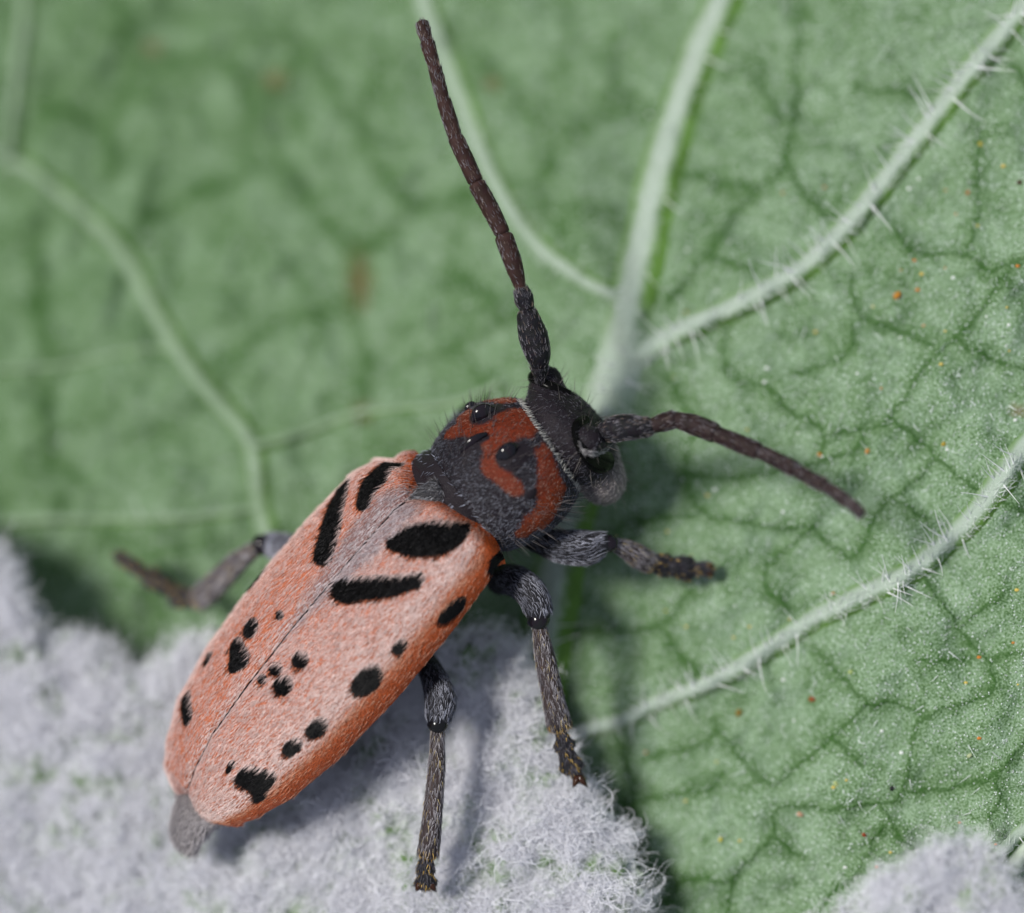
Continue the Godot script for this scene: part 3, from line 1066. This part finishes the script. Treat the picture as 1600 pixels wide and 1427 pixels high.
func beetle() -> void:
	var bt := root("longhorn_beetle", at(600, 1020, -0.45))
	tag(bt, "pinkish orange longhorn beetle with black spots standing across the leaves", "beetle")
	var st := [
		[283, 1327, -0.25, 3, 3, 3, 2], [284, 1325, -0.245, 23, 10, 11, 3], [286, 1318, -0.24, 31, 15, 16, 6], [291, 1300, -0.22, 34, 20, 22, 6], [302, 1275, -0.21, 40, 26, 32, 6], [321, 1236, -0.2, 62, 20, 62, 6],
		[381, 1164, -0.19, 106, 40, 85, 6], [501, 1021, -0.15, 132, 50, 112, 6], [622, 878, -0.12, 126, 50, 122, 6], [690, 797, -0.1, 106, 62, 118, 6], [700, 786, -0.1, 100, 70, 115, 6],
		[712, 779, -0.1, 96, 78, 110, 4], [720, 775, -0.1, 93, 82, 106, 4], [724, 777, -0.1, 92, 82, 103, 3], [727, 779, -0.1, 97, 90, 102, 3], [732, 776, -0.1, 102, 94, 102, 6], [743, 769, -0.1, 109, 101, 103, 10],
		[764, 755, -0.1, 117, 107, 104, 14], [794, 736, -0.1, 120, 108, 104, 12], [819, 719, -0.1, 115, 104, 100, 10], [840, 706, -0.1, 103, 96, 95, 6], [851, 698.5, -0.1, 94, 88, 90, 4],
		[855, 696, -0.1, 90, 84, 86, 3], [858, 694, -0.1, 82, 77, 80, 3], [862, 691.5, -0.1, 78, 74, 78, 3], [870, 686, -0.1, 70, 66, 70, 3], [880, 680, -0.1, 4, 4, 4, 0]]
	var N := 200
	var rows := []
	var cols := []
	var kinds := []
	for k in st.size() - 1:
		var n: int = st[k][6]
		for s in n:
			var t := (k + float(s) / n) / (st.size() - 1)
			var vals := []
			for j in 6:
				vals.append(0.0)
			var a = st[maxi(k - 1, 0)]
			var b = st[k]
			var c = st[k + 1]
			var d = st[mini(k + 2, st.size() - 1)]
			var u := float(s) / n
			for j in 6:
				vals[j] = lerpf(b[j], c[j], u) if j > 2 and k > 10 else cubic_interpolate(b[j], c[j], a[j], d[j], u) if j < 3 else lerpf(b[j], c[j], u * u * (3 - 2 * u) * 0.5 + u * 0.5)
			var bend := smoothstep(640.0, 740.0, vals[0])
			var f := fwd.lerp(Vector3(0.84, 0, -0.55), bend).normalized()
			var side := Vector3(-f.z, 0, f.x)
			var R := right_of(side)
			var U := dorsal_of(side)
			var o := at(vals[0], vals[1], vals[2])
			var q: float = vals[0] * 0.84 - vals[1] * 0.55
			var shield: bool = k >= 14 and k <= 22
			var row := PackedVector3Array()
			var cr := PackedColorArray()
			var kr := PackedColorArray()
			for j in N + 1:
				var psi := wrapf(TAU * (j % N) / N, -PI, PI)
				var x := sin(psi)
				var z := cos(psi)
				var r: float = vals[4] if z > 0.0 else vals[5]
				var p: Vector3 = o + R * x * vals[3] / PPU + U * z * r / PPU
				var kc := Color(0, 0, 0)
				var col := Color(0.02, 0.019, 0.022)
				if shield:
					kc = shield_colour(q, psi, p)
					var ap := absf(psi)
					var up := 5.0 * exp(-pow((q - 282) / 16.0, 2) - pow((ap - 0.44) / 0.15, 2)) + 6.0 * exp(-pow((q - 240) / 20.0, 2) - pow(ap / 0.06, 2)) + 5.0 * exp(-pow((q - 274) / 11.0, 2) - pow((ap - 0.98) / 0.09, 2))
					p += (R * x + U * z) * (up + noise.get_noise_3dv(p * 500.0) * 1.2) / PPU
					col = col.lerp(lin("70301f").lerp(lin("86371a"), smoothstep(0.9, 1.4, ap)), kc.r * (1.0 - kc.g))
				elif k < 5:
					col = Color(0.2, 0.185, 0.185)
				row.append(p)
				cr.append(col)
				kr.append(kc)
			rows.append(row)
			cols.append(cr)
			kinds.append(kr)
	var mesh := sheet(rows, true, false, cols)
	# the head grows from the same skin
	var hf := Vector3(0.84, 0, -0.55).normalized()
	var hs := Vector3(-hf.z, 0, hf.x)
	var R := right_of(hs)
	var U := dorsal_of(hs)
	var hc := at(884, 676, -0.1)
	var hs2 := R
	var hu2 := U
	var solid := func(p: Vector3):
		var l := Vector3(p.dot(R), p.dot(U), p.dot(hf)) * PPU
		var d := blob(l, Vector3(0, 0, -4), Vector3(86, 80, 58))
		d = smooth_min(d, blob(l, Vector3(0, -62, 14), Vector3(76, 74, 46)), 24.0)
		for s in [-1.0, 1.0]:
			d = smooth_min(d, blob(l, Vector3(s * 70.0, 46, 18), Vector3(24, 24, 26)), 16.0)
			d = smooth_min(d, blob(l, Vector3(s * 62.0, -88, 6), Vector3(30, 40, 34)), 22.0)
		# the dent between the antennae
		return d + 7.0 * exp(-(l.x * l.x) / 900.0 - pow(l.y - 60.0, 2) / 900.0 - pow(l.z - 45.0, 2) / 900.0)
	var hrows := []
	var hcols := []
	for i in 73:
		var th := PI * i / 72.0
		var row := PackedVector3Array()
		var cr := PackedColorArray()
		for j in 97:
			var ph := TAU * (j % 96) / 96.0
			var dir := hf * cos(th) + (R * sin(ph) + U * cos(ph)) * sin(th)
			var lo := 0.0
			var hi := 0.5
			for it in 13:
				var mid := (lo + hi) * 0.5
				if solid.call(dir * mid) < 0.0: lo = mid
				else: hi = mid
			var p := hc + dir * lo
			row.append(p)
			cr.append(Color(0.02, 0.019, 0.021).lerp(Color(0.19, 0.165, 0.16), smoothstep(-0.05, -0.15, (dir * lo).dot(U))))
		hrows.append(row)
		hcols.append(cr)
	var hflip := (((hrows[37][24] - hrows[36][24]) as Vector3).cross(hrows[36][25] - hrows[36][24])).dot(hrows[36][24] - hc) < 0.0
	sheet(hrows, true, hflip, hcols, [], mesh)
	var bflip := (((rows[100][50] - rows[99][50]) as Vector3).cross(rows[99][51] - rows[99][50])).dot(R) < 0.0
	if bflip:
		mesh = sheet(rows, true, true, cols)
		sheet(hrows, true, hflip, hcols, [], mesh)
	var body := put("body", mesh, mats.horn, bt)
	var s0 := 0
	for k in 14: s0 += st[k][6]
	var s1 := s0
	for k in range(14, 23): s1 += st[k][6]
	fur("grey_hair", rows, 17000, bflip, 0.012, 0.0010, 0.25, 0.5, func(i, j, _p):
		var kc: Color = kinds[i][j]
		if kc.g > 0.4 and rng.randf() < 0.93: return Color(0, 0, 0, 0)
		if kc.r > rng.randf_range(0.2, 0.8): return Color(0.17, 0.05, 0.03, 0.8) if rng.randf() < 0.8 else Color(0.36, 0.2, 0.15, 0.8)
		var k := rng.randf()
		return Color(0.045, 0.045, 0.055, 1.0) if k < 0.68 else Color(0.17, 0.175, 0.21, 1.0), body, -1.0, s0, s1)
	fur("rear_hair", rows, 1800, bflip, 0.03, 0.0014, 0.3, 0.4, func(_i, _j, _p): return Color(0.42, 0.39, 0.4, 1.0), body, -1.0, 1, 24)
	fur("collar_hair", rows, 160, bflip, 0.02, 0.0014, 0.3, 0.4, func(_i, _j, _p): return Color(0.3, 0.32, 0.4, 1.0), body, -1.0, s0 - 20, s0 + 4)
	fur("collar_hair", rows, 700, bflip, 0.022, 0.0015, 0.3, 0.5, func(_i, _j, _p): return Color(0.5, 0.49, 0.45, 1.0), body, 1.0, s1 - 5, s1)
	fur("head_hair", hrows, 6000, hflip, 0.013, 0.0010, 0.3, 0.7, func(_i, _j, p):
		var low := smoothstep(-0.05, -0.14, (p - hc).dot(U))
		if rng.randf() < low: return Color(0.42, 0.38, 0.36, 1.0)
		return Color(0.045, 0.044, 0.052, 1.0) if rng.randf() < 0.7 else Color(0.16, 0.155, 0.18, 1.0), body)
	# long erect hairs round the shield and head
	fur("erect_hair", rows, 350, bflip, 0.06, 0.0011, 1.1, 0.6, func(_i, _j, _p): return Color(0.1, 0.09, 0.09, 1.0), body, 1.0, s0, s1)
	fur("erect_hair", hrows, 260, hflip, 0.055, 0.0011, 1.1, 0.6, func(_i, _j, _p): return Color(0.12, 0.11, 0.1, 1.0), body)

	# the bare shining calluses on the thorax shield
	for c in [[278, 24, 17, 12, 5], [278, -22, 17, 12, 5], [242, 0, 24, 6, 5], [273, 57, 9, 8, 5], [268, -55, 9, 8, 4]]:
		var cp := []
		var cw := []
		for k in 5:
			var u := k / 4.0 * 2.0 - 1.0
			var q: float = c[0] + u * c[2]
			var o := at(575 + 0.84 * q - 4, 879 - 0.55 * q - 3, -0.1)
			var psi := deg_to_rad(c[1])
			var rr := ramp([215.0, 250.0, 280.0, 305.0], [107.0, 111.0, 110.0, 103.0], q)
			var dir := hs2 * sin(psi) + hu2 * cos(psi)
			cp.append(o + dir * (rr - 2.0 + c[4] * (1.0 - u * u)) / PPU)
			cw.append(c[3] / PPU * sqrt(maxf(1.0 - u * u * 0.8, 0.0)))
		var cr := tube_rows(cp, cw, 14, 18, 0.55)
		put("callus", sheet(cr, true, false, tint(cr, grainy(Color(0.012, 0.011, 0.014), 0.3, 400.0))), mats.gloss, bt)

	# the small shield between the wing cases
	var sc := tube_rows([at(642, 785, 0.03), at(662, 775, 0.04), at(682, 767, 0.035)], [0.012, 0.03, 0.036], 10, 16, 0.45)
	var scm := put("scutellum", sheet(sc, true, false, tint(sc, grainy(Color(0.04, 0.04, 0.045), 0.4, 400.0))), mats.horn, bt)
	fur("grey_hair", sc, 500, false, 0.024, 0.0013, 0.3, 0.5, func(_i, _j, _p): return Color(0.09, 0.085, 0.09, 1.0) if rng.randf() < 0.7 else Color(0.3, 0.3, 0.32, 1.0), scm, -1.0)

	wing_case(1.0, bt)
	wing_case(-1.0, bt)

	# eyes: a large kidney round the side of each antenna socket
	var skin := func(px: float, py: float, deep: float):
		var y := 0.25
		while y > -0.4:
			var p := at(px, py, y)
			if solid.call(p - hc) < 0.0: break
			y -= 0.004
		return at(px, py, y - deep)
	var eye_pts := [skin.call(915, 655, 0.006), skin.call(903, 666, 0.008), skin.call(902, 686, 0.008), skin.call(914, 706, 0.01), skin.call(934, 719, 0.012), skin.call(946, 721, 0.014)]
	var eye_r := [0.014, 0.02, 0.016, 0.024, 0.042, 0.036]
	for s in [1.0, -1.0]:
		var pts := []
		for p: Vector3 in eye_pts:
			pts.append(p if s > 0.0 else p - R * 2.0 * (p - hc).dot(R))
		var er := tube_rows(pts, eye_r, 30, 24, 0.85)
		put("eye", sheet(er, true, false, tint(er, func(_i, _j, _p): return Color(0.006, 0.006, 0.007))), mats.eye, bt)
	# a crescent of pale hair round the socket of the right antenna
	var arc := [skin.call(905, 690, -0.012), skin.call(910, 703, -0.018), skin.call(924, 709, -0.03), skin.call(942, 705, -0.036), skin.call(953, 697, -0.03)]
	var ar := tube_rows(arc, [0.002, 0.005, 0.0065, 0.005, 0.002], 24, 10)
	var am := put("socket_rim", sheet(ar, true, false, tint(ar, grainy(Color(0.08, 0.075, 0.08), 0.4, 500.0))), mats.horn, bt)
	fur("pale_hair", ar, 260, false, 0.014, 0.0011, 0.3, 0.5, func(_i, _j, _p): return Color(0.36, 0.35, 0.35, 1.0), am)
	var palp := tube_rows([at(950, 752, -0.15), at(962, 764, -0.15), at(969, 766, -0.15)], [0.008, 0.009, 0.004], 8, 8)
	put("palp", sheet(palp, true, false, tint(palp, grainy(Color(0.03, 0.025, 0.025), 0.3, 300.0))), mats.horn, bt)

	antenna(bt, [
		[846, 600, -0.07, 9, 845, 590, -0.05, 10, 843, 574, -0.03, 15], [843, 572, -0.03, 13, 841, 555, -0.01, 20, 833, 525, 0.0, 23, 824, 492, 0.02, 17], [823, 482, 0.02, 12, 819, 468, 0.02, 15, 815, 455, 0.03, 13],
		[814, 452, 0.03, 10, 803, 415, 0.03, 14, 788, 372, 0.03, 14], [784, 362, 0.03, 15, 768, 330, 0.02, 14, 746, 290, 0.02, 13], [742, 281, 0.02, 15, 728, 250, 0.01, 13, 713, 218, 0.0, 12],
		[711, 213, 0.0, 13, 702, 185, -0.01, 12, 694, 160, -0.01, 11], [693, 157, -0.01, 12, 686, 132, -0.02, 11, 680, 108, -0.03, 10], [679, 105, -0.03, 11, 673, 85, -0.04, 11, 668, 68, -0.05, 11], [667, 65, -0.05, 11, 663, 50, -0.06, 11, 660, 38, -0.07, 10]], 260, 0.6)
	antenna(bt, [
		[924, 690, 0.0, 18, 930, 686, 0.02, 20, 938, 680, 0.03, 14], [938, 678, 0.03, 13, 955, 672, 0.05, 20, 978, 668, 0.07, 21, 998, 668, 0.08, 18], [1001, 668, 0.08, 14, 1008, 668, 0.09, 17, 1014, 667, 0.09, 15],
		[1016, 667, 0.09, 13, 1034, 661, 0.1, 14, 1052, 656, 0.11, 14], [1056, 656, 0.11, 15, 1085, 664, 0.13, 16, 1115, 676, 0.16, 15], [1118, 678, 0.16, 15, 1150, 691, 0.18, 14, 1182, 704, 0.2, 13],
		[1185, 705, 0.2, 13, 1212, 718, 0.22, 12, 1240, 732, 0.24, 12], [1243, 734, 0.24, 12, 1265, 747, 0.26, 11, 1285, 757, 0.28, 11], [1287, 759, 0.28, 11, 1305, 770, 0.3, 10, 1320, 781, 0.31, 10], [1322, 783, 0.31, 10, 1335, 792, 0.32, 9, 1345, 803, 0.33, 8]], 260, 0.3)

	# right front, middle and hind legs
	leg(bt, [[815, 835, -0.24, 16], [845, 846, -0.2, 21], [880, 854, -0.16, 27], [915, 856, -0.14, 28], [940, 850, -0.13, 20], [950, 849, -0.13, 14]], [[955, 850, -0.14, 9], [975, 857, -0.17, 14], [995, 868, -0.2, 18], [1012, 878, -0.23, 18]],
		[[1010, 878, -0.24, 16, 1040, 884, -0.26, 20], [1038, 884, -0.26, 17, 1075, 889, -0.28, 21], [1072, 888, -0.28, 11, 1108, 890, -0.29, 12]], [[1106, 886, -0.28, 1116, 882, -0.32], [1106, 895, -0.28, 1116, 900, -0.32]], 700)
	leg(bt, [[780, 905, -0.22, 24], [805, 908, -0.15, 25], [828, 925, -0.09, 25], [840, 950, -0.07, 23], [841, 968, -0.07, 17]], [[842, 974, -0.07, 10], [850, 1020, -0.07, 15], [862, 1080, -0.09, 17], [874, 1133, -0.11, 20]],
		[[877, 1142, -0.11, 11, 882, 1165, -0.12, 18], [881, 1166, -0.12, 14, 893, 1198, -0.13, 20], [890, 1190, -0.12, 8, 904, 1217, -0.13, 9]], [[902, 1215, -0.11, 895, 1231, -0.13], [906, 1215, -0.11, 918, 1230, -0.13]], 800)
	leg(bt, [[662, 1030, -0.24, 17], [676, 1055, -0.14, 20], [688, 1090, -0.08, 25], [686, 1115, -0.06, 22], [684, 1130, -0.06, 16]], [[684, 1137, -0.06, 10], [682, 1200, -0.04, 13], [676, 1270, -0.04, 15], [669, 1333, -0.05, 17]],
		[[668, 1338, -0.05, 12, 665, 1362, -0.06, 15], [665, 1360, -0.06, 12, 665, 1380, -0.07, 19]], [[656, 1380, -0.06, 650, 1393, -0.08], [673, 1380, -0.06, 682, 1394, -0.08]], 800)
	# left legs: only the middle one reaches out from behind the shell
	leg(bt, [[520, 890, -0.5, 22], [470, 866, -0.46, 25], [435, 854, -0.45, 23], [412, 850, -0.45, 17]], [[405, 853, -0.46, 11], [372, 878, -0.5, 17], [340, 910, -0.56, 20], [312, 936, -0.6, 20]],
		[[318, 938, -0.62, 17, 275, 932, -0.65, 19], [280, 930, -0.65, 15, 235, 902, -0.68, 18], [240, 906, -0.68, 12, 186, 870, -0.72, 11]], [[188, 872, -0.72, 173, 868, -0.76], [190, 870, -0.72, 178, 860, -0.76]], 1200, 1.5)
	leg(bt, [[730, 725, -0.4, 18], [716, 676, -0.45, 20], [728, 650, -0.5, 16]], [[732, 648, -0.52, 10], [770, 640, -0.52, 15], [800, 650, -0.56, 16]], [[800, 650, -0.56, 16, 830, 660, -0.57, 16], [830, 660, -0.57, 12, 855, 668, -0.58, 12]], [], 200)
	leg(bt, [[440, 1060, -0.48, 18], [410, 1080, -0.44, 22], [390, 1110, -0.42, 18]], [[390, 1112, -0.42, 11], [385, 1150, -0.44, 14], [380, 1190, -0.46, 16]], [[380, 1190, -0.46, 14, 376, 1215, -0.47, 15], [376, 1215, -0.47, 11, 372, 1240, -0.48, 12]], [], 0)

# ------------------------------------------------------------------ little grains lying on the leaf
func grains() -> void:
	var list := [
		[1402, 462, 7, "c8861c", "largest orange grain, on the green leaf above the right antenna"],
		[1269, 1093, 5.5, "a5501f", "rust brown grain on the green leaf below the lower right vein"],
		[1154, 1114, 6, "9a7a22", "ochre grain on the green leaf just below the lower right vein"],
		[1355, 705, 4.5, "d69a4a", "pale orange grain on the green leaf above the right antenna's tip"],
		[1281, 711, 4.5, "c98a20", "amber grain on the green leaf just above the right antenna"],
		[1512, 301, 4, "c07a28", "small orange grain on the green leaf at the upper right between two veins"],
		[1532, 226, 4.5, "c8b84a", "yellow grain on the green leaf near the top right vein"],
		[1593, 285, 5, "4a3418", "dark brown grain at the right edge of the green leaf"],
		[1250, 1273, 5, "e0b090", "pale peach grain beside the green net vein at the lower right"],
		[1393, 1232, 4, "1c1a20", "black grain on the green leaf at the lower right"],
		[1306, 1225, 4.5, "c8d890", "pale lime grain in the middle of a leaf cell at the lower right"],
		[1515, 1181, 4.5, "c0cc9a", "pale green grain near the right edge, under the lower vein"],
		[1329, 1050, 4.5, "b8cc80", "lime grain below the lower right vein, near a net vein"],
		[1126, 1312, 4, "d8d040", "yellow grain on the green leaf right of the woolly leaf's edge"],
		[1350, 1305, 3.5, "b04020", "red grain on the green leaf above the grey leaf tip"],
		[1474, 694, 4, "c8a830", "golden grain on the green leaf at the right, left of the vein's end"],
	]
	var proto := ArrayMesh.new()
	var rows := []
	for i in 9:
		var th := PI * i / 8.0
		var row := PackedVector3Array()
		for j in 13:
			var ph := TAU * (j % 12) / 12.0
			var d := Vector3(sin(th) * cos(ph), cos(th), sin(th) * sin(ph))
			row.append(d * (1.0 + 0.55 * noise.get_noise_3dv(d * 45.0)) * Vector3(1.15, 0.8, 0.95))
		rows.append(row)
	proto = sheet(rows, true, true)
	for g in list:
		var m := StandardMaterial3D.new()
		m.albedo_color = Color(g[3]).darkened(0.12)
		m.roughness = 0.45
		var s: float = g[2] * 0.85 / PPU
		var p := on_leaf(g[0], g[1])
		var o := put("pollen_grain", proto, m, self)
		o.position = p + Vector3.UP * s * 0.5
		o.scale = Vector3.ONE * s
		o.rotation.y = g[0]
		tag(o, g[4], "pollen grain", "grains lying on the green leaf")
	# finer dust
	var xf := []
	var cc := []
	for k in 90:
		var p := on_leaf(rng.randf_range(1000, 1650), rng.randf_range(150, 1400))
		var s := rng.randf_range(0.0025, 0.006)
		xf.append(Transform3D(Basis.from_scale(Vector3.ONE * s), p + Vector3.UP * s * 0.5))
		var k2 := rng.randf()
		cc.append(lin("d8c060") if k2 < 0.35 else lin("d08030") if k2 < 0.6 else Color(0.85, 0.88, 0.85))
	var dust := copies("pollen_dust", proto, mats.grain, xf, cc, self)
	tag(dust, "fine yellow and white dust scattered on the right half of the leaf", "dust", "", "stuff")
